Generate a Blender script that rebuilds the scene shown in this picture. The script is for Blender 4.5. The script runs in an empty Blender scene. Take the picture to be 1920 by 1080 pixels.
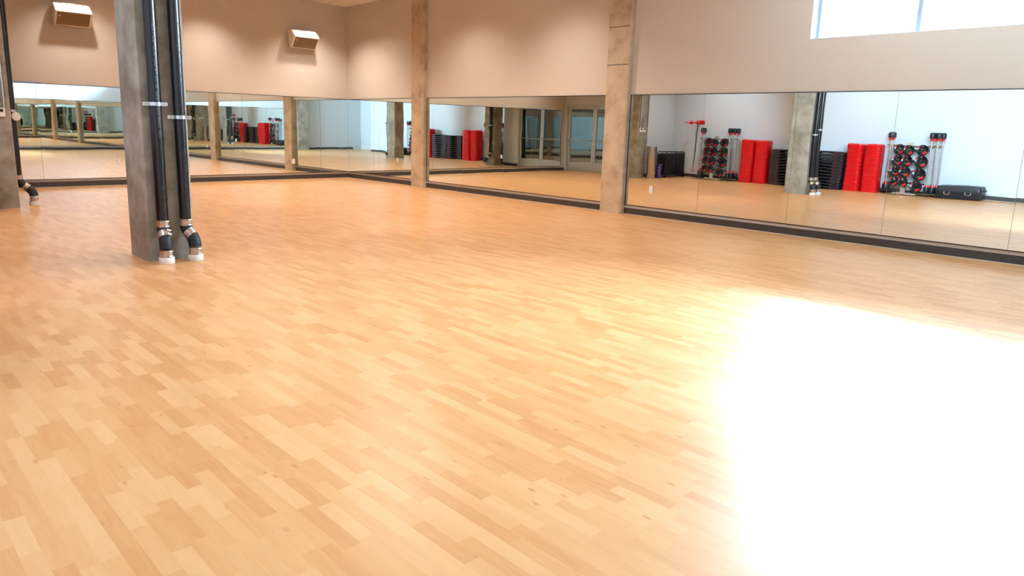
import bpy, bmesh, math, random
from mathutils import Vector, Matrix
random.seed(4)
C = bpy.context.scene.collection
PI = math.pi

# ------------------------------------------------------------------ materials
def new_mat(name):
    m = bpy.data.materials.new(name); m.use_nodes = True
    nt = m.node_tree; nt.nodes.clear()
    out = nt.nodes.new('ShaderNodeOutputMaterial')
    b = nt.nodes.new('ShaderNodeBsdfPrincipled')
    nt.links.new(b.outputs[0], out.inputs[0])
    return m, nt, b

def srgb(r, g, b):
    f = lambda c: (c / 255 / 12.92) if c / 255 <= .04045 else ((c / 255 + .055) / 1.055) ** 2.4
    return (f(r), f(g), f(b), 1)

def plain(name, col, rough=.5, metal=0., coat=0., noise=.04, scale=12., spec=.5, bump=0.):
    """one colour with a little procedural unevenness of the surface"""
    m, nt, b = new_mat(name)
    tc = nt.nodes.new('ShaderNodeTexCoord')
    n = nt.nodes.new('ShaderNodeTexNoise'); n.inputs['Scale'].default_value = scale; n.inputs['Detail'].default_value = 4
    nt.links.new(tc.outputs['Object'], n.inputs['Vector'])
    r = nt.nodes.new('ShaderNodeMapRange')
    r.inputs['To Min'].default_value = 1 - noise; r.inputs['To Max'].default_value = 1 + noise
    nt.links.new(n.outputs['Fac'], r.inputs['Value'])
    mul = nt.nodes.new('ShaderNodeVectorMath'); mul.operation = 'SCALE'
    mul.inputs[0].default_value = col[:3]
    nt.links.new(r.outputs[0], mul.inputs['Scale'])
    nt.links.new(mul.outputs[0], b.inputs['Base Color'])
    b.inputs['Roughness'].default_value = rough; b.inputs['Metallic'].default_value = metal
    b.inputs['Coat Weight'].default_value = coat; b.inputs['Specular IOR Level'].default_value = spec
    if bump:
        bp = nt.nodes.new('ShaderNodeBump'); bp.inputs['Strength'].default_value = bump; bp.inputs['Distance'].default_value = .005
        nt.links.new(n.outputs['Fac'], bp.inputs['Height']); nt.links.new(bp.outputs[0], b.inputs['Normal'])
    return m

def wood_floor():
    m, nt, b = new_mat('wood_strip_vinyl')
    N = nt.nodes.new; L = nt.links.new
    tc = N('ShaderNodeTexCoord'); sx = N('ShaderNodeSeparateXYZ'); L(tc.outputs['Object'], sx.inputs[0])
    def math_(op, a, bb=None, c=None):
        n = N('ShaderNodeMath'); n.operation = op
        for i, v in enumerate((a, bb, c)):
            if v is None: continue
            if isinstance(v, (int, float)): n.inputs[i].default_value = v
            else: L(v, n.inputs[i])
        return n.outputs[0]
    row = math_('FLOOR', math_('DIVIDE', sx.outputs['X'], .063))
    wn = N('ShaderNodeTexWhiteNoise'); wn.noise_dimensions = '1D'; L(row, wn.inputs['W'])
    w = math_('ADD', math_('DIVIDE', sx.outputs['Y'], .31), math_('MULTIPLY', wn.outputs['Value'], 97.))
    vo = N('ShaderNodeTexVoronoi'); vo.voronoi_dimensions = '1D'; vo.inputs['Scale'].default_value = 1.; vo.inputs['Randomness'].default_value = .4
    L(w, vo.inputs['W'])
    sc = N('ShaderNodeSeparateColor'); L(vo.outputs['Color'], sc.inputs[0])
    # grain: noise drawn out along the strip, moved for every block
    gv = N('ShaderNodeCombineXYZ')
    L(math_('MULTIPLY', sx.outputs['X'], 30.), gv.inputs[0])
    L(math_('MULTIPLY', sx.outputs['Y'], 3.2), gv.inputs[1])
    L(math_('MULTIPLY', sc.outputs[1], 40.), gv.inputs[2])
    g = N('ShaderNodeTexNoise'); g.inputs['Scale'].default_value = 1.; g.inputs['Detail'].default_value = 5; g.inputs['Distortion'].default_value = 1.3
    L(gv.outputs[0], g.inputs['Vector'])
    gk = N('ShaderNodeTexNoise'); gk.inputs['Scale'].default_value = .35; gk.inputs['Detail'].default_value = 2
    L(gv.outputs[0], gk.inputs['Vector'])
    t = math_('ADD', math_('MULTIPLY', sc.outputs[0], .55), math_('ADD', math_('MULTIPLY', g.outputs['Fac'], .45), math_('MULTIPLY', gk.outputs['Fac'], .25)))
    cr = N('ShaderNodeValToRGB'); e = cr.color_ramp.elements
    e[0].position = .28; e[0].color = srgb(*FLOOR_D); e[1].position = .95; e[1].color = srgb(*FLOOR_L)
    x = e.new(.55); x.color = srgb(*FLOOR_M)
    L(t, cr.inputs['Fac'])
    kv = N('ShaderNodeCombineXYZ'); L(math_('MULTIPLY', sx.outputs['X'], 9.), kv.inputs[0]); L(math_('MULTIPLY', sx.outputs['Y'], 4.), kv.inputs[1]); L(math_('MULTIPLY', sc.outputs[1], 3.), kv.inputs[2])
    kn = N('ShaderNodeTexVoronoi'); kn.inputs['Scale'].default_value = 1.; L(kv.outputs[0], kn.inputs['Vector'])
    kr = N('ShaderNodeMapRange'); kr.inputs['From Min'].default_value = .0; kr.inputs['From Max'].default_value = .12; kr.inputs['To Min'].default_value = 0; L(kn.outputs['Distance'], kr.inputs['Value'])
    km = N('ShaderNodeMix'); km.data_type = 'RGBA'; L(kr.outputs[0], km.inputs[0]); km.inputs[6].default_value = srgb(196, 128, 74); L(cr.outputs['Color'], km.inputs[7])
    L(km.outputs[2], b.inputs['Base Color'])
    b.inputs['Roughness'].default_value = .33; b.inputs['Specular IOR Level'].default_value = .45
    bp = N('ShaderNodeBump'); bp.inputs['Strength'].default_value = .06; bp.inputs['Distance'].default_value = .002
    L(g.outputs['Fac'], bp.inputs['Height']); L(bp.outputs[0], b.inputs['Normal'])
    return m

def concrete(name, base, dark, light):
    m, nt, b = new_mat(name)
    N = nt.nodes.new; L = nt.links.new
    tc = N('ShaderNodeTexCoord')
    n = N('ShaderNodeTexNoise'); n.inputs['Scale'].default_value = 3.2; n.inputs['Detail'].default_value = 9; n.inputs['Roughness'].default_value = .62
    L(tc.outputs['Object'], n.inputs['Vector'])
    cr = N('ShaderNodeValToRGB'); e = cr.color_ramp.elements
    e[0].position = .3; e[0].color = srgb(*dark); e[1].position = .72; e[1].color = srgb(*light)
    x = e.new(.5); x.color = srgb(*base)
    L(n.outputs['Fac'], cr.inputs['Fac'])
    # small air holes
    v = N('ShaderNodeTexVoronoi'); v.inputs['Scale'].default_value = 17.; v.inputs['Randomness'].default_value = 1.
    L(tc.outputs['Object'], v.inputs['Vector'])
    r = N('ShaderNodeMapRange'); r.inputs['From Min'].default_value = .02; r.inputs['From Max'].default_value = .05
    pm_ = N('ShaderNodeTexNoise'); pm_.inputs['Scale'].default_value = 4.; pm_.inputs['Detail'].default_value = 3
    L(tc.outputs['Object'], pm_.inputs['Vector'])
    pr = N('ShaderNodeMapRange'); pr.inputs['From Min'].default_value = .62; pr.inputs['From Max'].default_value = .42; pr.inputs['To Max'].default_value = .2
    L(pm_.outputs['Fac'], pr.inputs['Value'])
    pa_ = N('ShaderNodeMath'); pa_.operation = 'ADD'; L(v.outputs['Distance'], pa_.inputs[0]); L(pr.outputs[0], pa_.inputs[1])
    L(pa_.outputs[0], r.inputs['Value'])
    mx = N('ShaderNodeMix'); mx.data_type = 'RGBA'
    mx.inputs[6].default_value = srgb(70, 58, 46)
    L(r.outputs[0], mx.inputs[0]); L(cr.outputs['Color'], mx.inputs[7])
    L(mx.outputs[2], b.inputs['Base Color'])
    b.inputs['Roughness'].default_value = .72
    bp = N('ShaderNodeBump'); bp.inputs['Strength'].default_value = .35; bp.inputs['Distance'].default_value = .01
    L(n.outputs['Fac'], bp.inputs['Height']); L(bp.outputs[0], b.inputs['Normal'])
    return m

def mirror_mat():
    m, nt, b = new_mat('silvered_mirror')
    N = nt.nodes.new; L = nt.links.new
    b.inputs['Base Color'].default_value = MIRROR_TINT
    b.inputs['Metallic'].default_value = 1; b.inputs['Roughness'].default_value = 0.
    tc = N('ShaderNodeTexCoord'); n = N('ShaderNodeTexNoise'); n.inputs['Scale'].default_value = 1.3; n.inputs['Detail'].default_value = 1
    L(tc.outputs['Object'], n.inputs['Vector'])
    bp = N('ShaderNodeBump'); bp.inputs['Strength'].default_value = 1.; bp.inputs['Distance'].default_value = .0007
    L(n.outputs['Fac'], bp.inputs['Height']); L(bp.outputs[0], b.inputs['Normal'])
    return m

def glass_mat(name, tint, refl=.12):
    m = bpy.data.materials.new(name); m.use_nodes = True
    nt = m.node_tree; nt.nodes.clear(); N = nt.nodes.new; L = nt.links.new
    o = N('ShaderNodeOutputMaterial'); mx = N('ShaderNodeMixShader')
    t = N('ShaderNodeBsdfTransparent'); t.inputs[0].default_value = tint
    g = N('ShaderNodeBsdfGlossy'); g.inputs['Roughness'].default_value = .02
    f = N('ShaderNodeFresnel'); f.inputs['IOR'].default_value = 1.5
    ad = N('ShaderNodeMath'); ad.operation = 'ADD'; ad.inputs[1].default_value = refl - .04; ad.use_clamp = True
    L(f.outputs[0], ad.inputs[0]); L(ad.outputs[0], mx.inputs[0]); L(t.outputs[0], mx.inputs[1]); L(g.outputs[0], mx.inputs[2]); L(mx.outputs[0], o.inputs[0])
    return m

def emit_mat(name, col, s):
    m = bpy.data.materials.new(name); m.use_nodes = True
    nt = m.node_tree; nt.nodes.clear()
    o = nt.nodes.new('ShaderNodeOutputMaterial'); e = nt.nodes.new('ShaderNodeEmission')
    e.inputs[0].default_value = col; e.inputs[1].default_value = s; nt.links.new(e.outputs[0], o.inputs[0])
    return m

def ceiling_mat():
    m, nt, b = new_mat('ceiling_tile')
    N = nt.nodes.new; L = nt.links.new
    tc = N('ShaderNodeTexCoord')
    br = N('ShaderNodeTexBrick'); br.offset = 0; br.inputs['Scale'].default_value = 1.
    br.inputs['Brick Width'].default_value = .61; br.inputs['Row Height'].default_value = .61
    br.inputs['Mortar Size'].default_value = .008; br.inputs['Bias'].default_value = 0
    br.inputs['Color1'].default_value = srgb(236, 230, 220); br.inputs['Color2'].default_value = srgb(230, 224, 213); br.inputs['Mortar'].default_value = srgb(165, 150, 130)
    L(tc.outputs['Object'], br.inputs['Vector']); L(br.outputs['Color'], b.inputs['Base Color'])
    b.inputs['Roughness'].default_value = .9
    return m

FLOOR_D, FLOOR_M, FLOOR_L = (210, 147, 90), (221, 163, 106), (231, 179, 124)
MIRROR_TINT = (.815, .875, .84, 1)
M = {}
M['floor'] = wood_floor()
M['paint'] = plain('beige_wall_paint', srgb(203, 192, 179), .55, noise=.012, scale=40, spec=.3)
M['white_paint'] = plain('white_wall_paint', srgb(214, 219, 225), .55, noise=.01, scale=40, spec=.3)
M['ceil'] = ceiling_mat()
M['concrete'] = concrete('tan_concrete', (188, 167, 140), (160, 138, 110), (205, 187, 160))
M['pale_concrete'] = concrete('grey_concrete', (154, 146, 132), (120, 110, 96), (180, 174, 162))
M['base'] = plain('charcoal_rubber_base', srgb(62, 56, 54), .45)
M['caulk'] = plain('pale_caulk', srgb(190, 186, 176), .6)
M['channel'] = plain('black_channel', srgb(26, 18, 18), .35)
M['mirror'] = mirror_mat()
M['glass'] = glass_mat('window_glass', (.96, .98, 1, 1))
M['door_glass'] = glass_mat('tinted_door_glass', (.55, .66, .66, 1), .2)
M['alu'] = plain('satin_aluminium', srgb(205, 205, 200), .35, .6, noise=.02)
M['frame_white'] = plain('white_window_frame', srgb(226, 230, 235), .4)
M['sash'] = plain('pale_blue_grey_sash', srgb(150, 166, 182), .4)
M['chrome'] = plain('bright_steel', srgb(215, 215, 215), .22, .9, noise=.02)
M['steel'] = plain('brushed_steel', srgb(190, 180, 170), .22, 1., noise=.06, scale=30)
M['clamp'] = plain('galvanised_clamp', srgb(196, 176, 158), .3, .85, noise=.25, scale=60, bump=.5)
M['iron'] = plain('black_iron_pipe', srgb(11, 11, 13), .28, 0, .2, noise=.2, scale=50, bump=.15)
M['rubber'] = plain('matt_black_rubber', srgb(22, 23, 27), .55, noise=.1)
M['white'] = plain('white_plastic', srgb(238, 234, 228), .4, noise=.01)
M['grille'] = plain('beige_speaker_grille', srgb(136, 110, 84), .7, noise=.05, scale=120)
M['red'] = plain('glossy_red_plastic', srgb(222, 14, 26), .25, 0, .3, noise=.04)
M['black'] = plain('black_plastic', srgb(28, 33, 41), .4, noise=.08)
M['blackg'] = plain('glossy_black_plastic', srgb(18, 20, 24), .2, noise=.05)
M['purple'] = plain('purple_foam', srgb(82, 48, 150), .6)
M['ink'] = plain('pale_stencil_ink', srgb(112, 112, 112), .6)
M['dim_ink'] = plain('faded_stencil_ink', srgb(60, 58, 60), .6)
M['tape'] = plain('blue_masking_tape', srgb(42, 78, 170), .6)
M['tan_rubber'] = plain('dark_screen', srgb(30, 26, 28), .2)
M['lamp'] = emit_mat('lamp_glow', (1, .8, .55, 1), 6)
M['asphalt'] = plain('grey_pavement', srgb(150, 150, 150), .9)

# ------------------------------------------------------------------ mesh helpers
class MB:
    def __init__(s): s.bm = bmesh.new()
    def box(s, lo, hi, bevel=0., seg=2):
        r = bmesh.ops.create_cube(s.bm, size=1.)
        vs = r['verts']; lo, hi = Vector(lo), Vector(hi); c = (lo + hi) / 2; d = hi - lo
        for v in vs: v.co = Vector((v.co.x * d.x, v.co.y * d.y, v.co.z * d.z)) + c
        if bevel:
            es = list({e for v in vs for e in v.link_edges})
            bmesh.ops.bevel(s.bm, geom=es, offset=bevel, segments=seg, affect='EDGES', profile=.6)
        return s
    def cyl(s, p0, p1, r, r2=None, seg=24, caps=True):
        p0, p1 = Vector(p0), Vector(p1); d = p1 - p0
        q = bmesh.ops.create_cone(s.bm, cap_ends=caps, segments=seg, radius1=r, radius2=r if r2 is None else r2, depth=d.length)
        mat = Matrix.Translation((p0 + p1) / 2) @ d.to_track_quat('Z', 'Y').to_matrix().to_4x4()
        bmesh.ops.transform(s.bm, matrix=mat, verts=q['verts'])
        return s
    def loft(s, rings, close_top=True, close_bot=True):
        prev = None; first = None
        for ring in rings:
            vs = [s.bm.verts.new(p) for p in ring]
            if prev:
                n = len(vs)
                for i in range(n): s.bm.faces.new((prev[i], prev[(i + 1) % n], vs[(i + 1) % n], vs[i]))
            else: first = vs
            prev = vs
        if close_bot: s.bm.faces.new(list(reversed(first)))
        if close_top: s.bm.faces.new(prev)
        return s
    def lathe(s, prof, c=(0, 0, 0), seg=32, axis=None):
        c = Vector(c); rings = []
        q = Vector(axis).to_track_quat('Z', 'Y') if axis else None
        for r, z in prof:
            ring = []
            for i in range(seg):
                a = 2 * PI * i / seg; p = Vector((r * math.cos(a), r * math.sin(a), z))
                ring.append(c + (q @ p if q else p))
            rings.append(ring)
        return s.loft(rings)
    def prism(s, poly, axis, a0, a1):
        def P(u, v, w): return {'x': (w, u, v), 'y': (u, w, v), 'z': (u, v, w)}[axis]
        return s.loft([[P(u, v, a0) for u, v in poly], [P(u, v, a1) for u, v in poly]])
    def tube(s, pts, r, seg=12, close=False):
        pts = [Vector(p) for p in pts]; n = len(pts); rings = []
        u = None
        for i, p in enumerate(pts):
            a = pts[i - 1] if (i > 0 or close) else p
            b = pts[(i + 1) % n] if (i < n - 1 or close) else p
            t = (b - a).normalized()
            if u is None: u = t.orthogonal().normalized()
            u = (u - t * u.dot(t)).normalized(); v = t.cross(u)      # carried along without twist
            rings.append([p + r * (math.cos(2 * PI * k / seg) * u + math.sin(2 * PI * k / seg) * v) for k in range(seg)])
        if close:
            rings.append(rings[0]); return s.loft(rings, False, False)
        return s.loft(rings)
    def build(s, name, mat, parent=None, smooth=None):
        bmesh.ops.remove_doubles(s.bm, verts=s.bm.verts, dist=1e-6)
        bmesh.ops.recalc_face_normals(s.bm, faces=s.bm.faces)
        me = bpy.data.meshes.new(name); s.bm.to_mesh(me); s.bm.free()
        me.materials.append(mat)
        if smooth:
            me.shade_smooth()
            me.set_sharp_from_angle(angle=math.radians(smooth))
        o = bpy.data.objects.new(name, me); C.objects.link(o)
        if parent: o.parent = parent
        return o

def rrect(cx, cy, w, d, r, z, k=6, sc=1.):
    pts = []
    w *= sc; d *= sc; r *= sc
    for (sx, sy, a0) in ((1, 1, 0), (-1, 1, 90), (-1, -1, 180), (1, -1, 270)):
        for i in range(k + 1):
            a = math.radians(a0 + 90 * i / k)
            pts.append((cx + sx * (w / 2 - r) + r * math.cos(a), cy + sy * (d / 2 - r) + r * math.sin(a), z))
    return pts

def tag(o, label=None, cat=None, group=None, kind=None):
    if label: o['label'] = label
    if cat: o['category'] = cat
    if group: o['group'] = group
    if kind: o['kind'] = kind
    return o
def thing(name, label, cat, loc=(0, 0, 0), rz=0, group=None):
    o = bpy.data.objects.new(name, None); C.objects.link(o)
    o.location = loc; o.rotation_euler = (0, 0, rz); o.empty_display_size = .1
    return tag(o, label, cat, group)
def struct(o, label=None, cat=None): return tag(o, label, cat, kind='structure')
def dup(root, loc=None, rz=None, label=None, group=None):
    r = root.copy(); C.objects.link(r)
    if loc is not None: r.location = loc
    if rz is not None: r.rotation_euler = (0, 0, rz)
    if label: r['label'] = label
    if group: r['group'] = group
    for ch in list(root.children):
        c = ch.copy(); C.objects.link(c); c.parent = r; c.matrix_parent_inverse = ch.matrix_parent_inverse.copy()
        for g in list(ch.children):
            d = g.copy(); C.objects.link(d); d.parent = c
    return r
ORD = ['lowest', 'second', 'third', 'fourth', 'fifth', 'sixth', 'seventh', 'eighth', 'ninth', 'tenth', 'eleventh', 'twelfth', 'thirteenth', 'fourteenth',
       'fifteenth', 'sixteenth', 'seventeenth', 'eighteenth', 'nineteenth', 'twentieth', 'twenty-first', 'twenty-second', 'twenty-third', 'topmost']

# ------------------------------------------------------------------ the room
H = 4.257            # ceiling
WX = -10.06          # wall with the equipment
LY = -17.4           # wall behind the camera
EX = -8.62           # wall with the entrance doors
RY = -3.25           # its return
AX = -11.4           # back of the recess by the camera
AY = -14.3
MZ0, MZ1 = .1616, 1.991
BB = .108
T = .22
WY0, WY1, WZ0, WZ1 = -16.75, -11.87, 2.70, 4.12      # window opening in the mirror wall

struct(MB().box((AX - T, LY - T, -.12), (T, T, 0)).build('floor', M['floor']), 'orange wood-strip vinyl floor of the studio', 'floor')
struct(MB().box((AX - T, LY - T, H), (T, T, H + .15)).build('ceiling', M['ceil']), 'white tiled ceiling above the far corner', 'ceiling')
G = .008
struct(MB().box((-9.0, G, 0), (T, T, H)).build('wall_left', M['paint']), 'beige speaker wall above the left mirrors', 'wall')
w = MB()
w.box((G, LY, 0), (T, G, WZ0)).box((G, LY, WZ1), (T, G, H)).box((G, WY1, WZ0), (T, G, WZ1)).box((G, LY, WZ0), (T, WY0, WZ1))
struct(w.build('wall_right', M['paint']), 'beige wall with the high window above the right mirrors', 'wall')
struct(MB().box((AX - T, LY - T, 0), (T, LY, H)).build('wall_rear', M['white_paint']), 'white wall facing the speaker wall', 'wall')
w = MB(); w.box((WX - T, AY, 0), (WX, RY, H)).box((AX - T, LY, 0), (AX, AY, H)).box((AX, AY, 0), (WX - T, AY + T, H))
struct(w.build('wall_opposite', M['white_paint']), 'white wall behind the stacked fitness equipment, seen in the mirrors', 'wall')
w = MB()
DY0, DY1, DZ = -2.42, -.07, 2.22                       # opening of the double doors
w.box((EX - .16, RY, 0), (EX, DY0, H)).box((EX - .16, DY1, 0), (EX, T, H)).box((EX - .16, DY0, DZ), (EX, DY1, H)).box((WX, RY, 0), (EX - .16, RY + .16, H))
struct(w.build('wall_entrance', M['white_paint']), 'pale wall around the double glass doors', 'wall')
# corridor beyond the doors
w = MB(); w.box((-11.9, -3.0, 0), (-11.75, T, 2.7)).box((-11.9, -3.09, 2.7), (EX - .161, T, 2.8)).box((-11.9, T - .1, 0), (EX - .16, T, 2.7))
w.box((-11.9, -3.09, 0), (WX - .01, -3.0, 2.7)).box((-11.9, -3.09, -.1), (AX - T, T, 0))
struct(w.build('wall_corridor', M['asphalt']), 'dim corridor beyond the glass doors', 'wall')

cl = bpy.data.lights.new('corridor_fill', 'AREA'); cl.size = .8; cl.energy = 3.5; cl.color = (.8, 1., 1.)  # added cool fill that brightens the view through the door glass
clo = bpy.data.objects.new('corridor_fill', cl); C.objects.link(clo); clo.location = (-10.4, -1.4, 2.6)
# baseboards: rubber strip and pale caulk line
def baseboard(name, lo, hi, along, label):
    o = MB().box(lo, hi).build(name, M['base'])
    struct(o, label, 'baseboard')
    c = MB()
    if along == 'x': c.box((lo[0], lo[1] - .006, 0), (hi[0], lo[1], .009))
    elif along == 'y': c.box((lo[0] - .006, lo[1], 0), (lo[0], hi[1], .009))
    elif along == 'x-': c.box((lo[0], hi[1], 0), (hi[0], hi[1] + .006, .009))
    else: c.box((hi[0], lo[1], 0), (hi[0] + .006, hi[1], .009))
    c.build('caulk_line', M['caulk'], o)
    return o
COL = [(-3.34, -2.88), (-8.94, -8.47)]               # concrete columns in the mirror wall
baseboard('baseboard_left', (-8.62, -.004, 0), (0, G, BB), 'x', 'dark rubber baseboard along the speaker wall')
for (a, b), l in zip(((-2.88, 0), (-8.47, -3.34), (LY, -8.94)), ('dark rubber baseboard between the corner and the first column', 'dark rubber baseboard between the two wall columns', 'dark rubber baseboard right of the nearer wall column')):
    baseboard('baseboard_right', (-.004, a, 0), (G, b, BB), 'y', l)
baseboard('baseboard_opposite', (WX, AY, 0), (WX + .008, RY, BB), 'y-', 'dark rubber baseboard behind the equipment')
baseboard('baseboard_rear', (-10.9, LY, 0), (0, LY + .008, BB), 'x-', 'dark rubber baseboard under the rear mirrors')
baseboard('baseboard_entrance', (EX, RY, 0), (EX + .008, DY0, BB), 'y-', 'short dark baseboard left of the glass doors')
baseboard('baseboard_return', (WX, RY - .008, 0), (EX, RY, BB), 'x', 'dark baseboard behind the mat cart')

# ------------------------------------------------------------------ mirrors
def mirror(name, lo, hi, label, group, rot=(0, 0, 0)):
    c = [(a + b) / 2 for a, b in zip(lo, hi)]
    o = MB().box([a - k for a, k in zip(lo, c)], [b - k for b, k in zip(hi, c)], .0006, 1).build(name, M['mirror'])
    o.location = c; o.rotation_euler = [math.radians(r) for r in rot]
    return tag(o, label, 'mirror', group)
g = .0015
A_S = [0, -.79, -2.79, -4.82, -6.85, -8.42]
nmA = ['mirror panel of the left wall touching the far corner', 'mirror panel of the left wall under the wall speaker nearer the corner', 'left wall mirror panel just right of the free-standing pipe column',
       'left wall mirror panel mostly behind the free-standing pipe column', 'left wall mirror panel with the end of the blue tape, by the leftmost column']
for i, (a, b) in enumerate(zip(A_S[:-1], A_S[1:])):
    mirror('mirror_panel', (b + g, 0, MZ0), (a - g, .006, MZ1), nmA[i], 'mirrors on the left wall', rot=(0, 0, [0, .04, -.05, .06, -.04][i]))
runs = [([-.002, -1.43, -2.88], ['right wall mirror panel touching the far corner', 'right wall mirror panel just left of the farther wall column']),
        ([-3.34, -4.62, -5.88, -7.18, -8.47], ['mirror panel just right of the farther wall column', 'second mirror panel right of the farther wall column', 'mirror panel showing the end of the glass doors, third between the columns', 'mirror panel just left of the nearer wall column, showing glass doors']),
        ([-8.94, -10.35, -11.80, -13.09, -14.48, -15.9, -17.35], ['mirror panel just right of the nearer wall column, showing the trash can', 'mirror panel showing red stacks left of the reflected pipe column', 'mirror panel showing the red stacks right of the reflected pipe column',
         'mirror panel under the high window showing the black case', 'mirror panel at the right edge of the view', 'mirror panel farthest toward the camera'])]
for ri, (ys, nm) in enumerate(runs):
    for i, (a, b) in enumerate(zip(ys[:-1], ys[1:])):
        rz = .30 if (ri == 1 and i == 3) else [.03, -.04, .05, -.03, .02, 0][i]
        mirror('mirror_panel', (0, b + g, MZ0), (.006, a - g, MZ1), nm[i], 'mirrors on the right wall', rot=(0, 0, rz))
D_S = [0, -1.3, -2.6, -3.9, -5.2, -6.45, -7.5]
for i, (a, b) in enumerate(zip(D_S[:-1], D_S[1:])):
    mirror('mirror_panel', (b + g, LY + .001, MZ0), (a - g, LY + .007, MZ1), ['mirror panel of the rear wall under the window end', 'second rear wall mirror panel from the window wall', 'third rear wall mirror panel from the window wall', 'fourth rear wall mirror panel from the window wall',
           'fifth rear wall mirror panel from the window wall', 'rear wall mirror panel beside the rear column'][i], 'mirrors on the rear wall', rot=(0, 0, [.05, -.06, .04, .08, -.05, .03][i]))
ch = .011
def channel(lo, hi, label):
    struct(MB().box(lo, hi).build('trim_mirror', M['channel']), label, 'mirror channel')
for z, n in ((MZ0 - ch, 'bottom'), (MZ1, 'top')):
    channel((-8.42, -.006, z), (0, G, z + ch), f'thin black channel along the {n} of the left wall mirrors')
    for (a, b), l in zip(((-2.88, 0), (-8.47, -3.34), (LY, -8.94)), ('beside the corner', 'between the wall columns', 'right of the nearer wall column')):
        channel((-.006, a, z), (G, b, z + ch), f'thin black {n} mirror channel {l}')
    channel((-7.5, LY, z), (0, LY + .012, z + ch), f'thin black channel along the {n} of the rear mirrors')
for y, l in ((-3.355, 'right of the farther wall column'), (-8.955, 'right of the nearer wall column')):
    channel((-.004, y, MZ0), (G, y + .013, MZ1), f'upright black mirror edge {l}')
channel((-8.435, -.004, MZ0), (-8.422, G, MZ1), 'upright black mirror edge beside the glass doors')

# blue masking tape left on top of the mirror edge
tag(MB().box((-8.4, -.0085, MZ1 + .001), (-6.76, -.006, MZ1 + .018)).build('masking_tape', M['tape']), 'strip of blue masking tape on the top edge of the left mirrors', 'tape')

# ------------------------------------------------------------------ columns
def column(lo, hi, mat, label, ch_=.018):
    (x0, y0), (x1, y1) = lo, hi
    c = ch_
    poly = [(x0 + c, y0), (x1 - c, y0), (x1, y0 + c), (x1, y1 - c), (x1 - c, y1), (x0 + c, y1), (x0, y1 - c), (x0, y0 + c)]
    o = MB().prism(poly, 'z', 0, H).build('concrete_column', mat)
    return struct(o, label, 'column')
c1 = column((-.1, -3.34), (T - .02, -2.88), M['concrete'], 'tan concrete column in the mirror wall nearer the far corner')
c2 = column((-.1, -8.94), (T - .02, -8.47), M['concrete'], 'tan concrete column in the mirror wall with two pour joints')
for z in (3.10, 2.49):
    jm = MB().box((-.1015, -8.925, z - .006), (-.0995, -8.485, z + .006)).build('pour_joint', M['base'], c2)
L1 = column((-7.71, -8.89), (-7.25, -8.34), M['pale_concrete'], 'free-standing grey concrete column with two black drain pipes', .025)
L0 = column((-8.27, -3.45), (-7.85, -2.95), M['pale_concrete'], 'grey concrete column at the left edge of the view', .02)
column((-8.15, LY + .001), (-7.52, LY + .4), M['pale_concrete'], 'rough pale column in the rear wall, seen in the far corner mirror')
# rough patch of mortar at the foot of the pipe column
pm = MB(); ring = []
for i in range(25):
    t = i / 24; ring.append((-7.69 + .42 * t, .02 + .17 * math.exp(-((t - .55) / .33) ** 2) + .012 * math.sin(23 * t)))
poly = [(-7.69, 0)] + ring + [(-7.27, 0)]
pm.prism(poly, 'y', -8.90, -8.888).build('mortar_patch', M['pale_concrete'], L1)

# ------------------------------------------------------------------ drain pipes
R = .055
def bezier_elbow(p0, p1, p2, n=7):
    out = []
    for i in range(n + 1):
        t = i / n; out.append(tuple((1 - t) ** 2 * a + 2 * t * (1 - t) * b + t * t * c for a, b, c in zip(p0, p1, p2)))
    return out
def coupling(root, c, axis, lab=None):
    a = Vector(axis).normalized(); c = Vector(c); h = .033
    m = MB(); m.lathe([(R + .002, -h), (R + .009, -h), (R + .009, -h + .012), (R + .006, -h + .014), (R + .006, h - .014), (R + .009, h - .012), (R + .009, h), (R + .002, h)], c, 28, a)
    o = m.build('coupling', M['clamp'], root, 40)
    u = a.orthogonal().normalized()
    u = (Vector((.25, -1, 0)) - a * Vector((.25, -1, 0)).dot(a)).normalized(); v = a.cross(u)
    for s in (-1, 1):
        p = c + a * s * (h - .008) + u * (R + .016)
        MB().cyl(p - v * .018, p + v * .018, .0075, seg=8).build('screw', M['chrome'], o)
    return o
def text_mesh(body, size):
    cu = bpy.data.curves.new('lettering', 'FONT'); cu.body = body; cu.size = size; cu.resolution_u = 2
    ob = bpy.data.objects.new('lettering', cu); C.objects.link(ob)
    dg = bpy.context.evaluated_depsgraph_get(); dg.update()
    me = bpy.data.meshes.new_from_object(ob.evaluated_get(dg))
    bpy.data.objects.remove(ob); bpy.data.curves.remove(cu)
    return me
def pipe_text(root, px, py, z0, body, size, mat, ang, stretch=1.0):
    """vertical print, reading upward, wrapped on the pipe; every word a part of its own"""
    z = z0
    for tok in body.split(' '):
        if not tok: z += size * .3 * stretch; continue
        me = text_mesh(tok, size); w_ = max(v.co.x for v in me.vertices)
        for v in me.vertices:
            t, s = v.co.x * stretch, v.co.y
            a = ang + (.5 * size * .7 - s) / (R + .0012)     # letters read upward, their tops to the left
            v.co = (px + (R + .0012) * math.cos(a), py + (R + .0012) * math.sin(a), z + t)
        me.materials.clear(); me.materials.append(mat)
        o = bpy.data.objects.new('printed_word', me); C.objects.link(o); o.parent = root
        z += w_ * stretch + size * .42 * stretch
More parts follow.
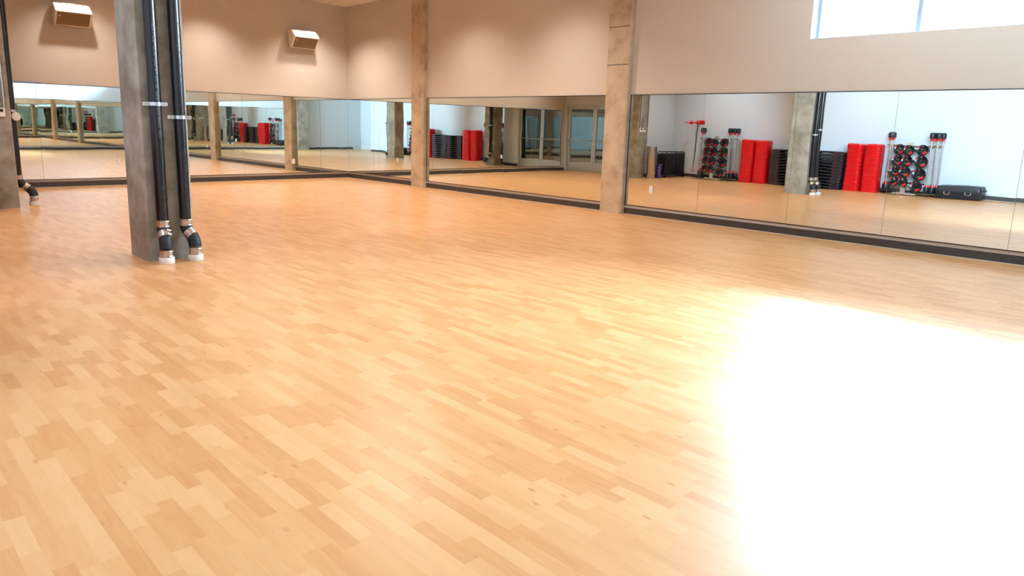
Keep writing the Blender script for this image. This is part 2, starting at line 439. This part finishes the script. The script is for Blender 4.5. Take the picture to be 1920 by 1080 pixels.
def drain_pipe(label, x, y, dx, dy, z_c1, group, flange=True):
    """run down the column, two eighth bends stepping out by (dx, dy), white sleeve on the floor"""
    root = thing('drain_pipe', label, 'drain pipe', (x, y, 0), 0, group)
    zc = z_c1
    MB().lathe([(R, zc), (R, H)], (0, 0, 0), 32).build('pipe', M['iron'], root, 40)
    z1 = zc - .09; z2 = z1 - .10 if False else zc - .20
    hd = math.hypot(dx, dy); ux, uy = dx / hd, dy / hd
    # upper bend
    zt = zc; zb = .145
    e0 = (0, 0, zt); k = hd
    za = zt - .07; zd = za - hd / 1.0
    zd = max(zd, zb + .07)
    p = bezier_elbow((0, 0, zt), (0, 0, za), (dx * .42, dy * .42, za - (za - zd) * .42))
    MB().tube(p, R + .004, 24).build('elbow', M['rubber'], root, 50)
    q = bezier_elbow((dx * .52, dy * .52, za - (za - zd) * .52), (dx, dy, zd), (dx, dy, zb))
    MB().tube(q, R + .006, 24).build('elbow', M['rubber'], root, 50)
    coupling(root, (0, 0, zc), (0, 0, 1))
    coupling(root, (dx * .5, dy * .5, za - (za - zd) * .5), (-dx, -dy, za - zd))
    coupling(root, (dx, dy, .1), (0, 0, 1))
    MB().lathe([(R + .016, 0), (R + .018, .004), (R + .018, .056), (R + .014, .064), (.02, .064)], (dx, dy, 0), 32).build('floor_sleeve', M['white'], root, 40)
    return root
def strap(root, z, px, py, half, wall_y):
    m = MB(); n = 14
    # band round the front of the pipe and two ears against the column
    outer = []; inner = []
    for i in range(n + 1):
        a = PI + PI * i / n
        outer.append((px + (R + .006) * math.cos(a), py + (R + .006) * math.sin(a))); inner.append((px + (R + .001) * math.cos(a), py + (R + .001) * math.sin(a)))
    poly = outer + list(reversed(inner))
    m.prism(poly, 'z', z - .017, z + .017)
    for s in (-1, 1):
        m.box((px + s * (R + .001) - (.005 if s < 0 else 0), py, z - .017), (px + s * (R + .001) + (.005 if s > 0 else 0), wall_y, z + .017))
        m.box((min(px + s * R, px + s * half), py - .004, z - .017), (max(px + s * R, px + s * half), py + .002, z + .017))
    o = m.build('pipe_strap', M['chrome'], root)
    for s in (-1, 1): MB().cyl((px + s * (R + .027), py - .009, z), (px + s * (R + .027), py - .003, z), .008, seg=8).build('bolt', M['steel'], o)
    return o
PY_ = -8.96
pa = drain_pipe('black drain pipe with pale upward stencil on the pipe column, left one', -7.575, PY_, -.015, -.10, .385, 'pipes on the free-standing column')
pb = drain_pipe('black drain pipe at the right edge of the pipe column, lower strap', -7.355, PY_, .05, -.09, .385, 'pipes on the free-standing column')
strap(pa, 1.545, 0, 0, .115, .08); strap(pb, 1.425, 0, 0, .115, .08)
TA = -PI / 2 + .12
pipe_text(pa, 0, 0, 1.23, 'USA  CHARLOTTE', .036, M['ink'], TA, 1.0)
pipe_text(pa, 0, 0, 1.585, 'PIPE  \u00ae  UL  4  NO HUB  AD CISPI', .036, M['ink'], TA, 1.25)
pipe_text(pa, 0, 0, .50, 'DUZ  \u00ae   301', .04, M['dim_ink'], TA, 1.2)
pipe_text(pb, 0, 0, .52, 'PIPE  0  12  88  V2  OOB  N  USA', .04, M['dim_ink'], TA, 1.0)
pipe_text(pb, 0, 0, 1.72, 'II  \u00b7  8  \u00b7  2  1  OUR  32  J JC', .042, M['dim_ink'], TA, 1.15)
pc = drain_pipe('black drain pipe on the leftmost column with a white tag', -7.78, -3.06, .18, -.05, .44, 'pipes on the leftmost column')
tagm = MB(); tagm.lathe([(.008, -.004), (.06, -.004), (.066, 0), (.06, .004), (.008, .004)], (.045, -.065, 1.375), 24, (.25, -1, .1))
tagm.build('white_tag', M['white'], pc, 40)
m = MB(); m.lathe([(R + .001, 1.44), (R + .007, 1.44), (R + .007, 1.475), (R + .001, 1.475)], (0, 0, 0), 24); m.box((-.07, -.02, 1.445), (-R, .02, 1.47)); m.build('pipe_strap', M['chrome'], pc, 40)

# ------------------------------------------------------------------ boxes and conduit on the leftmost column
def control_box(label, x, y, z, rz):
    t = thing('thermostat', label, 'thermostat', (x, y, z), rz, 'control boxes on the leftmost column')
    MB().box((-.06, -.03, -.065), (.06, 0, .065), .006).build('housing', M['white'], t)
    MB().box((-.035, -.032, .005), (.035, -.0295, .048)).build('screen', M['tan_rubber'], t)
    return t
control_box('white control box with dark screen on the leftmost column, nearer the pipe', -7.985, -3.4505, 1.43, 0)
control_box('white control box with dark screen on the leftmost column, farther from the pipe', -8.155, -3.4505, 1.43, 0)
m = MB(); m.cyl((-7.93, -3.468, 1.5), (-7.93, -3.468, H), .013, seg=12)
tag(m.build('conduit', M['chrome'], None, 40), 'thin grey conduit running up the leftmost column from the control boxes', 'conduit')

# ------------------------------------------------------------------ wall speakers
SP = [(-.05, .40), (-.19, .42), (-.36, .285), (-.365, .245), (-.18, .015), (-.11, .01), (-.05, .2)]
def speaker(x, z, L_, label):
    t = thing('wall_speaker', label, 'speaker', (x, 0, z), 0, 'speakers on the left wall')
    m = MB(); m.prism(SP, 'x', -L_ / 2, L_ / 2)
    bmesh.ops.bevel(m.bm, geom=m.bm.edges[:], offset=.008, segments=2, affect='EDGES')
    m.build('cabinet', M['white'], t, 30)
    # grille on the face that looks down into the room
    p0, p1 = Vector((0, -.357, .236)), Vector((0, -.188, .024)); d = (p1 - p0).normalized(); n = Vector((0, d.z, -d.y)); n = n if n.y < 0 else -n
    gr = MB(); a, b, c, e = p0, p1, p1 + n * .004, p0 + n * .004
    gr.prism([(a.y, a.z), (b.y, b.z), (c.y, c.z), (e.y, e.z)], 'x', -L_ / 2 + .03, L_ / 2 - .03)
    go = gr.build('grille', M['grille'], t)
    q = p0 * .72 + p1 * .28 + n * .004
    MB().cyl((-L_ / 2 + .075, q.y, q.z), (-L_ / 2 + .075, q.y + n.y * .004, q.z + n.z * .004), .016, seg=16).build('badge', M['white'], go)
    lip = MB().box((-L_ / 2 + .012, -.372, .246), (L_ / 2 - .012, -.36, .272), .004); lip.build('front_lip', M['white'], t)
    br = MB(); br.box((-.09, -.06, .2), (.09, -.001, .44), .004); br.box((-.07, -.2, .415), (.07, -.03, .43), .004)
    br.build('bracket', M['clamp'], t)
    for s in (-.24, -.13, .15, .24):
        MB().box((s - .03, -.2, .417), (s + .03, -.17, .428), .004).build('rib', M['white'], t)
    MB().box((-.05, -.2, .4), (.05, -.12, .4205), .003).build('input_recess', M['clamp'], t)
    for dy, dz in ((-.16, .3), (-.2, .22), (-.12, .24)):
        MB().cyl((-L_ / 2 - .004, dy, dz), (-L_ / 2 + .002, dy, dz), .012, seg=10).build('rigging_bolt', M['clamp'], t)
    return t
speaker(-1.29, 3.12, .645, 'white wedge speaker high on the left wall, nearer the far corner')
speaker(-6.17, 3.09, .62, 'white wedge speaker high on the left wall, left of the pipe column')

# ------------------------------------------------------------------ outlets on the mirrors
def outlet(label, loc, rz):
    t = thing('wall_outlet', label, 'outlet', loc, rz, 'outlet plates cut into the mirrors')
    MB().box((-.036, -.007, -.058), (.036, 0, .058), .003).build('cover_plate', M['white'], t)
    for dz in (.022, -.022): MB().box((-.016, -.0082, dz - .014), (.016, -.0065, dz + .014), .0008, 1).build('socket', M['frame_white'], t)
    return t
outlet('white outlet plate in the left mirror by the reflected column', (-1.545, -.003, .44), 0)
outlet('white outlet plate in the left mirror beside the pipe column', (-5.49, -.003, .49), 0)
outlet('white outlet plate in the right mirror near the reflected trash can', (-.003, -9.47, .46), -PI / 2)
outlet('white outlet plate in the rear mirrors', (-4.4, LY + .0085, .45), PI)

# ------------------------------------------------------------------ high window
wn = bpy.data.objects.new('window_1', None); C.objects.link(wn); struct(wn, 'high window strip with white frame at the top right', 'window')
m = MB()
rx = T
m.box((G, WY1 - .012, WZ0 + .012), (rx, WY1 - .0005, WZ1 - .012)).box((G, WY0 + .0005, WZ0 + .012), (rx, WY0 + .012, WZ1 - .012)).box((G, WY0 + .0005, WZ1 - .0118), (rx, WY1 - .0005, WZ1 - .0005)).box((G, WY0 + .0005, WZ0 + .0005), (rx, WY1 - .0005, WZ0 + .0118))
m.build('reveal', M['frame_white'], wn)
m = MB(); fx0, fx1 = .17, .23
m.box((fx0, WY1 - .055, WZ0 + .012), (fx1, WY1 - .012, WZ1 - .012)).box((fx0, WY0 + .012, WZ0 + .012), (fx1, WY0 + .055, WZ1 - .012))
m.box((fx0 + .001, WY0 + .056, WZ0 + .013), (fx1 - .001, WY1 - .056, WZ0 + .03)).box((fx0 + .001, WY0 + .056, WZ1 - .05), (fx1 - .001, WY1 - .056, WZ1 - .013))
m.build('frame', M['sash'], wn)
ml = [-13.16, -14.4, -15.6]
for y in ml: MB().box((fx0 - .03, y - .028, WZ0 + .012), (fx1, y + .028, WZ1 - .012)).build('mullion', M['sash'], wn)
ys = [WY1 - .05] + ml + [WY0 + .05]
for a, b in zip(ys[:-1], ys[1:]):
    MB().box((.2, b, WZ0 + .02), (.206, a, WZ1 - .02)).build('pane', M['glass'], wn)

# ------------------------------------------------------------------ double glass doors
dr = bpy.data.objects.new('door_1', None); C.objects.link(dr); struct(dr, 'aluminium double glass doors seen in the mirror', 'door')
m = MB(); d0, d1 = EX - .1, EX + .012
m.prism([(DY0, 0), (DY0 + .06, 0), (DY0 + .06, DZ - .07), (DY1 - .06, DZ - .07), (DY1 - .06, 0), (DY1, 0), (DY1, DZ), (DY0, DZ)], 'x', d0, d1)
m.build('frame', M['alu'], dr)
mid = (DY0 + DY1) / 2
for a, b in ((DY0 + .065, mid - .004), (mid + .004, DY1 - .065)):
    m = MB(); x0, x1 = EX - .07, EX - .025
    m.box((x0, a, .01), (x1, a + .075, DZ - .075)).box((x0, b - .075, .01), (x1, b, DZ - .075)).box((x0 + .001, a + .076, DZ - .165), (x1 - .001, b - .076, DZ - .075)).box((x0 + .001, a + .076, .01), (x1 - .001, b - .076, .30))
    lf = m.build('door_leaf', M['alu'], dr)
    MB().box((EX - .05, a + .074, .295), (EX - .044, b - .074, DZ - .16)).build('pane', M['door_glass'], lf)
    m = MB(); m.cyl((EX + .03, a + .02, 1.03), (EX + .03, b - .02, 1.03), .014, seg=12)
    for y in (a + .03, b - .03): m.cyl((EX - .028, y, 1.03), (EX + .03, y, 1.03), .011, seg=10)
    m.build('push_bar', M['chrome'], lf, 40)
m = MB(); m.box((EX - .03, mid + .45, DZ - .12), (EX + .04, mid + .75, DZ - .07), .006); m.build('door_closer', M['alu'], dr)

# ------------------------------------------------------------------ red step risers: four stacks of 24
def riser_proto():
    m = MB(); w_, d_, r_ = .40, .405, .10
    sec = [(.030, .90), (.030, .952), (.0, .952), (.0, .972), (.010, 1.), (.040, 1.), (.0485, .955), (.050, .925), (.066, .915), (.073, .86)]
    rings = []
    for z, s in sec: rings.append(rrect(0, 0, w_, d_, r_, z, 6, s))
    m.loft(rings)
    return m.build('step_riser', M['red'], None, 35)
proto = riser_proto(); first = True
PIT = .0508
stk = [(-9.74, -6.03, 'red stack beside the rack near the trash can'), (-9.72, -6.47, 'red stack between that rack\'s stack and black steps'),
       (-9.74, -9.06, 'red stack right beside the black step platforms'), (-9.72, -9.52, 'red stack left of the rack by the black case')]
stk_txt = ['in red stack beside the rack near the red handle', 'in red stack beside the partly hidden black steps', 'in red stack beside the fully seen black steps', 'in red stack beside the rack near the black case']
for (x, y, _), txt in zip(stk, stk_txt):
    for k in range(24):
        o = proto if first else proto.copy()
        if not first: C.objects.link(o)
        first = False
        o.location = (x + random.uniform(-.002, .002), y + random.uniform(-.002, .002), .0005 + k * PIT)
        nm = ORD[k] if k in (0, 23) else ORD[k] + ' from bottom'
        tag(o, f'{nm} red riser {txt}', 'step riser', 'red step risers in four stacks')

# ------------------------------------------------------------------ black step platforms: two stacks of 12
def platform_proto():
    t = thing('step_platform', 'x', 'step platform')
    ly, hz = .5, .082
    arc = [(-.24 + .48 * i / 16, .006 + .046 * math.sin(PI * i / 16) ** .6) for i in range(17)]
    poly = [(-ly, .0), (-ly - .0, .066), (-ly + .03, hz), (ly - .03, hz), (ly, .066), (ly, 0), (.25, 0)] + list(reversed(arc)) + [(-.25, 0)]
    m = MB(); m.prism(poly, 'x', -.19, .19)
    m.build('deck', M['black'], t)
    lip = MB(); top = [(-.26 + .52 * i / 16, .014 + .048 * math.sin(PI * i / 16) ** .6) for i in range(17)]
    low = [(y, z - .006) for y, z in top]
    lip.prism(top + list(reversed(low)), 'x', .189, .198)
    lip.build('arched_rim', M['blackg'], t)
    for s in (-1, 1):
        MB().box((.1885, s * .33 - .085, .02), (.194, s * .33 + .085, .06), .002, 1).build('end_panel', M['black'], t)
        for yy in (.27, .455):
            MB().box((.1895, s * yy - .014, .028), (.197, s * yy + .014, .046), .003, 1).build('locking_tab', M['red'], t)
    return t
pp = platform_proto(); first = True
for (x, y, txt) in ((-9.78, -7.26, 'of the black stack partly hidden behind the pipe column'), (-9.78, -8.29, 'of the black stack touching the red stack')):
    for k in range(12):
        o = pp if first else dup(pp)
        first = False
        o.location = (x + random.uniform(-.004, .004), y + random.uniform(-.004, .004), .0005 + k * .0835)
        nm = 'topmost' if k == 11 else ('lowest' if k == 0 else ORD[k] + ' from bottom')
        tag(o, f'{nm} step platform {txt}', 'step platform', 'black step platforms in two stacks')

# ------------------------------------------------------------------ weight racks, plates and barbells
LAY = [('s', .215, 1.115, 'top row, left'), ('s', .215, .845, 'second row, left'), ('s', .215, .575, 'third row, left'), ('m', .20, .32, 'lowest row, left'),
       ('s', -.035, 1.10, 'top row, middle'), ('s', -.03, .835, 'second row, middle'), ('s', -.03, .568, 'third row, middle'), ('m', -.02, .325, 'lowest row, middle'),
       ('s', -.325, 1.12, 'top row, right'), ('l', -.335, .835, 'second row, right'), ('l', -.33, .53, 'third row, right'), ('s', -.30, .24, 'lowest row, right')]
def rack_proto(label):
    t = thing('weight_rack', label, 'weight rack', (0, 0, 0), 0, 'weight racks along the white wall')
    MB().box((.08, -.30, .02), (.14, .20, .06), .004).build('front_foot', M['chrome'], t)
    MB().box((-.22, -.70, .025), (-.16, .22, .065), .004).build('rear_foot', M['steel'], t)
    m = MB(); m.box((-.2, -.05, .03), (.1, 0, .06), .003); m.build('base_rail', M['chrome'], t)
    lean = [(.06, .05), (.115, .05), (-.1, 1.30), (-.155, 1.30)]
    MB().prism(lean, 'y', -.055, .055).build('upright', M['chrome'], t)
    for z in (1.10, .84, .58, .30):
        x = .09 - (z - .05) / 1.25 * .215
        MB().box((x - .05, -.44, z - .02), (x - .015, .32, z + .02), .003).build('cross_arm', M['rubber'], t)
    for kind, dy, z, pos in LAY:
        xa = .09 - (z - .05) / 1.25 * .215
        MB().cyl((xa - .04, dy, z), (xa + .06 + (.07 if 'middle' in pos else 0), dy, z), .012, seg=10).build('peg', M['chrome'], t, 40)
    for y0, y1 in ((-.74, -.45), (.32, .47)):
        MB().box((-.05, y0, 1.225), (.022, y1, 1.25), .003).build('bar_holder', M['chrome'], t)
    MB().box((-.155, -.72, 1.20), (-.115, .46, 1.225), .003).build('top_arm', M['chrome'], t)
    for y0, y1 in ((-.755, -.44), (.30, .52)):
        MB().box((-.12, y0, .07), (.12, y1, .10), .003).build('bar_tray', M['rubber'], t)
    for yy in (-.26, .16):
        MB().cyl((.1, yy, .0), (.12, yy, .0225), .02, seg=10).build('foot_pad', M['rubber'], t)
    return t
def plate_proto(r):
    m = MB(); m.lathe([(.028, -.025), (r * .55, -.028), (r * .9, -.03), (r, -.018), (r, .018), (r * .9, .03), (r * .62, .014), (.03, .02)], (0, 0, 0), 32, (1, 0, 0))
    o = m.build('weight_plate', M['blackg'], None, 35)
    # the red grip in the rim, low on one side, and a hand opening with pale edge
    a = math.radians(-52); c = Vector((.024, math.cos(a) * r * -.74, math.sin(a) * r * .74))
    gm = MB(); n = 8; pts = []
    for i in range(n + 1):
        b = math.radians(-52 - 26 + 52 * i / n); pts.append((.030, -math.cos(b) * r * .76, math.sin(b) * r * .76))
    gm.tube(pts, .021, 10); gm.build('grip', M['red'], o, 50)
    gm = MB(); pts = [(.030, -math.cos(math.radians(128 + 30 * i / 6)) * r * .8, math.sin(math.radians(128 + 30 * i / 6)) * r * .8) for i in range(7)]
    gm.tube(pts, .012, 8); gm.build('grip', M['red'], o, 50)
    gm = MB(); pts = [(.026, .0 + .32 * r * math.cos(math.radians(70 + 40 * i / 4)), r * .74 * math.sin(math.radians(70 + 40 * i / 4))) for i in range(5)]
    gm.tube(pts, .008, 8); gm.build('hub_pin', M['chrome'], o, 50)
    return o
def bar_proto():
    t = thing('barbell', 'x', 'barbell')
    MB().cyl((0, 0, .20), (0, 0, 1.26), .016, seg=16).build('shaft', M['chrome'], t, 40)
    for z, s in ((.0, 1), (1.45, -1)):
        m = MB(); m.lathe([(.03, 0), (.055, .01), (.062, .03), (.062, .12), (.056, .14), (.02, .145)] if s > 0 else [(.02, -.145), (.056, -.14), (.062, -.12), (.062, -.03), (.052, -.008), (.03, 0)], (0, 0, z), 24)
        m.build('end_weight', M['black'], t, 40)
        m = MB(); z0 = z + s * .145; m.lathe([(.015, min(z0, z0 + s * .055)), (.042 if s > 0 else .034, min(z0, z0 + s * .055)), (.034 if s > 0 else .042, max(z0, z0 + s * .055)), (.015, max(z0, z0 + s * .055))], (0, 0, 0), 20)
        m.build('collar', M['red'], t, 40)
    return t
small, large, mini = plate_proto(.134), plate_proto(.152), plate_proto(.112)
bar = bar_proto()
used = {}
def place(p, loc, label, group, key, tilt=None):
    if key not in used: o = p; used[key] = 1
    else: o = dup(p)
    o.location = loc
    if tilt is not None: o.rotation_euler = tilt
    o['label'] = label; o['group'] = group
    if p.type == 'MESH': o['category'] = 'weight plate'
    return o
rack = rack_proto('silver weight rack with black plates and barbells, left of the black case')
racks = [(rack, -10.25, 'rack left of the black case'), (None, -4.86, 'rack near the hanging red handle')]
RX = -9.80
for ri, (r0, y, txt) in enumerate(racks):
    if r0 is None: r0 = dup(rack, label='silver weight rack with black plates and barbells, near the hanging red handle')
    r0.location = (RX, y, 0)
    for kind, dy, z, pos in LAY:
        x = RX + .09 - (z - .05) / 1.25 * .215 + .095 + (.07 if 'middle' in pos else 0)
        place({'s': small, 'l': large, 'm': mini}[kind], (x, y + dy, z), f'black weight plate, {pos}, on {txt}', 'weight plates on the racks', kind, (0, math.radians(-12), 0))
    bl = [(.055, .375, 'front left'), (-.085, .44, 'rear left'), (.055, -.51, 'front right inner'), (.055, -.64, 'front right outer'), (-.085, -.575, 'rear right inner'), (-.085, -.705, 'rear right outer')]
    for dx, dy, pos in bl:
        place(bar, (RX + dx, y + dy, .1005), f'upright barbell with black ends, {pos} of {txt}', 'barbells standing in the racks', 'bar', (0, 0, 0))

# ------------------------------------------------------------------ black transport case
t = thing('transport_case', 'long black hard case with silver handles lying beside the weight rack', 'case', (-9.78, -11.505, 0))
m = MB(); m.loft([rrect(0, 0, .5, .94, .05, z, 5, s) for z, s in ((.012, .93), (.03, .97), (.17, 1.), (.175, 1.015), (.188, 1.015))]); m.build('body', M['black'], t, 35)
m = MB(); m.loft([rrect(0, 0, .5, .94, .05, z, 5, s) for z, s in ((.189, 1.015), (.2, 1.015), (.205, 1.), (.29, .985), (.312, .94))]); lid = m.build('lid', M['black'], t, 35)
for yy in (-.3, -.1, .1, .3): MB().box((-.2, yy - .03, .308), (.2, yy + .03, .318), .003).build('rib', M['black'], lid)
for yy in (-.22, .22):
    MB().tube([(.252, yy - .055, .175), (.262, yy - .055, .12), (.265, yy - .04, .11), (.265, yy + .04, .11), (.262, yy + .055, .12), (.252, yy + .055, .175)], .007, 8).build('handle', M['chrome'], t, 50)
for yy in (-.36, .0, .36): MB().box((.245, yy - .025, .15), (.262, yy + .025, .225), .004).build('latch', M['rubber'], t)
MB().tube([(0, -.47, .22), (.0, -.53, .225), (.14, -.53, .225), (.14, -.47, .22)], .014, 8).build('end_handle', M['rubber'], t, 50)
for xx in (-.19, .19): MB().cyl((xx - .025, .44, .045), (xx + .025, .44, .045), .045, seg=20).build('wheel', M['rubber'], t, 40)

# ------------------------------------------------------------------ trash can, purple roll, mat cart
t = thing('trash_can', 'tall polished steel cylinder trash can beside the leftmost column', 'trash can', (-8.30, -3.67, 0))
m = MB(); m.lathe([(.148, .0), (.15, .012), (.15, .93), (.146, .935)], (0, 0, 0), 48); m.build('body', M['steel'], t, 30)
m = MB(); m.lathe([(.152, .935), (.152, .95), (.12, .958), (.115, .945), (.02, .944)], (0, 0, 0), 48); m.build('lid_ring', M['chrome'], t, 30)
MB().cyl((.135, -.07, .33), (.148, -.076, .33), .01, seg=10).build('lock', M['rubber'], t)
t = thing('exercise_mat', 'purple rolled mat with white marks standing between trash can and mat cart', 'exercise mat', (-8.585, -3.78, 0))
m = MB(); m.lathe([(.05, 0), (.072, .004), (.072, .426), (.05, .43)], (0, 0, 0), 24); m.build('roll', M['purple'], t, 40)
for z in (.09, .15, .22, .30):
    m = MB()
    for i in range(3): m.box((.06, -.045 + i * .018, z + .01 * i), (.0735, -.036 + i * .018, z + .03 + .008 * (i % 2)))
    m.build('white_mark', M['white'], t)
t = thing('mat_cart', 'black wheeled tube cart hung with dark mats against the return wall', 'mat cart', (-9.33, -3.66, 0))
for xx, hh in ((-.53, .78), (.0, .80), (.50, .80)):
    MB().tube([(xx, -.17, .07), (xx, -.17, hh - .05), (xx, -.15, hh), (xx, .13, hh), (xx, .15, hh - .05), (xx, .15, .07)], .014, 10).build('end_frame', M['black'], t, 50)
MB().box((-.56, -.19, .07), (.53, .17, .1), .006).build('base_shelf', M['black'], t)
for yy in (-.15, .13): MB().tube([(-.53, yy, .795), (.5, yy, .80)], .012, 8).build('top_rail', M['black'], t, 50)
for xx in (-.52, .49):
    for yy in (-.16, .14): MB().cyl((xx - .015, yy, .036), (xx + .015, yy, .036), .035, seg=16).build('caster', M['rubber'], t, 40)
m = MB(); m.cyl((.0, -.19, .05), (.02, -.19, .05), .02, seg=12); m.build('caster_bolt', M['chrome'], t)
k = 0
for i in range(15):
    x = -.49 + i * .066
    if abs(x) < .05: continue
    o = MB().box((x - .026, -.2 + .01 * (i % 3), .12), (x + .026, .18, .755 - .012 * (i % 4)), .012)
    o = o.build('hanging_mat', M['rubber'], None, 35); o.location = (-9.33, -3.66, 0)
    lab = ['nearest the wall', 'second', 'third', 'fourth', 'fifth', 'sixth', 'seventh', 'eighth', 'ninth', 'tenth', 'eleventh', 'twelfth', 'thirteenth', 'nearest the trash can'][min(k, 13)]
    tag(o, f'black fitness mat in the wheeled cart, {lab}' + ('' if 'nearest' in lab else ' from the inner corner'), 'mat', 'black mats in the cart'); k += 1

# ------------------------------------------------------------------ red wall bracket with hanging tube handle
t = thing('wall_bracket', 'red horizontal bracket with two knobs on the white wall above the trash can corner', 'bracket', (WX, -4.24, 1.71))
m = MB(); m.box((0, -.06, -.06), (.02, .06, .06), .005); m.build('mount_plate', M['red'], t)
m = MB(); m.cyl((.01, 0, 0), (.42, .36, -.01), .026, .012, seg=16); m.build('arm', M['red'], t, 40)
for f, r in ((.22, .07), (.62, .06)):
    m = MB(); c = Vector((.01 + .41 * f, .36 * f, -.01 * f)); m.lathe([(.01, -r), (r * .7, -r * .75), (r, 0), (r * .7, r * .75), (.01, r)], c, 16, (.41, .36, 0)); m.build('knob', M['red'], t, 50)
t = thing('resistance_tube', 'black tube with red triangular handle hanging from the red bracket', 'resistance tube', (WX + .1, -4.16, 0))
MB().tube([(.0, 0, 1.66), (.004, .01, 1.2), (.0, .03, .7), (.01, .045, .36)], .013, 10).build('tube', M['rubber'], t, 50)
MB().tube([(.01, .045, .36), (.015, .11, .24), (.02, .07, .16), (.015, .0, .22)], .012, 10, True).build('handle', M['red'], t, 50)

# ------------------------------------------------------------------ ceiling downlights
def downlight(label, x, y, power, size=.07, ang=100, blend=.5, col=(1., .72, .44), tgt=None):
    t = thing('ceiling_downlight', label, 'downlight', (x, y, H), 0, 'recessed downlights')
    MB().lathe([(.07, -.004), (.1, -.006), (.1, -.0005), (.07, -.0005)], (0, 0, 0), 28).build('trim_ring', M['white'], t, 40)
    MB().lathe([(.001, -.002), (.068, -.002), (.068, -.0005), (.001, -.0005)], (0, 0, 0), 24).build('lens', M['lamp'], t)
    l = bpy.data.lights.new('downlight_lamp', 'SPOT'); l.energy = power; l.color = col; l.shadow_soft_size = size; l.spot_size = math.radians(ang); l.spot_blend = blend
    o = bpy.data.objects.new('downlight_lamp', l); C.objects.link(o); o.location = (x, y, H - .04)
    return o
WARM = (1., .92, .82)
for i, x in enumerate((-1.15, -3.6, -6.1)):
    downlight(f'recessed downlight by the left wall, {["first", "second", "third"][i]} from the far corner', x, -.9, 88, .05, 112, 1., WARM)
for i, y in enumerate((-1.6, -5.0, -7.6)):
    downlight(f'recessed downlight by the mirror wall, {["first", "second", "third"][i]} from the far corner', -1.35, y, 95, .07, 128, 1., WARM)
for i, (x, y, p_, c_) in enumerate(((-4.2, -4.2, 170, (1, .88, .72)), (-4.2, -8.2, 170, (1, .9, .78)), (-7.0, -6.0, 28, (1, .88, .72)))):  # added overhead fill that brightens the floor
    downlight(f'added fill downlight over the middle of the floor, {["far", "near", "left", "window side", "nearest the camera"][i]} one', x, y, p_, .55, 150, .6, c_)

for i, y in enumerate((-5.0, -9.0)):  # added cool fill to lighten the equipment wall in the mirrors
    downlight(f'added fill downlight above the equipment wall, {["left", "right"][i]} one', -8.9, y, (110, 70)[i], .3, 125, 1., (.84, .92, 1.))

# ------------------------------------------------------------------ daylight
sc = bpy.context.scene
wd = bpy.data.worlds.new('sky'); sc.world = wd; wd.use_nodes = True
bg = wd.node_tree.nodes['Background']; bg.inputs[0].default_value = (.63, .82, 1.0, 1); bg.inputs[1].default_value = 48.
pl = bpy.data.lights.new('window_daylight', 'AREA'); pl.shape = 'RECTANGLE'; pl.size = WZ1 - WZ0; pl.size_y = WY1 - WY0
pl.cycles.is_portal = True
po = bpy.data.objects.new('window_daylight', pl); C.objects.link(po); po.location = (.3, (WY0 + WY1) / 2, (WZ0 + WZ1) / 2)
po.rotation_euler = (0, PI / 2, 0)
# added strip light outside the window, throws the pale patch on the floor
sl = bpy.data.lights.new('added_patch_strip', 'AREA'); sl.shape = 'RECTANGLE'; sl.size = .5; sl.size_y = 4.; sl.energy = 2400; sl.color = (.6, .8, 1.)
so = bpy.data.objects.new('added_patch_strip', sl); C.objects.link(so)
dirv = Vector((.79, .33, .54)).normalized(); tgt = Vector((-4.0, -14.6, 0)); pos = tgt + dirv * 19
so.location = pos
z = -(tgt - pos).normalized(); yv = Vector((0, 1, 0)); xv = yv.cross(z).normalized(); yv = z.cross(xv)
so.rotation_euler = Matrix((xv, yv, z)).transposed().to_euler()

# ------------------------------------------------------------------ camera
f_px, pitch, yaw, roll = 1332.6457, math.radians(10.96), math.radians(43.57), math.radians(1.56)
fw = Vector((math.sin(yaw) * math.cos(pitch), math.cos(yaw) * math.cos(pitch), -math.sin(pitch)))
rt = Vector((math.cos(yaw), -math.sin(yaw), 0)); up = rt.cross(fw)
r2 = math.cos(roll) * rt + math.sin(roll) * up; u2 = -math.sin(roll) * rt + math.cos(roll) * up
cam = bpy.data.cameras.new('camera'); co = bpy.data.objects.new('camera', cam); C.objects.link(co)
co.matrix_world = Matrix.Translation((-9.9564, -16.3606, 1.4212)) @ Matrix((r2, u2, -fw)).transposed().to_4x4()
cam.sensor_width = 36; cam.lens = f_px / 1920 * 36; cam.clip_start = .02
cam.shift_x = 20.59 / 1920; cam.shift_y = -44.70 / 1920
sc.camera = co
sc.view_settings.view_transform = 'Standard'; sc.view_settings.look = 'None'; sc.view_settings.gamma = 1; sc.view_settings.use_curve_mapping = False
sc.view_settings.exposure = 1.58
cy = sc.cycles
cy.max_bounces = 14; cy.glossy_bounces = 10; cy.diffuse_bounces = 4; cy.transparent_max_bounces = 16; cy.transmission_bounces = 8
cy.caustics_reflective = False; cy.caustics_refractive = False
cy.use_denoising = True; cy.sample_clamp_indirect = 6.
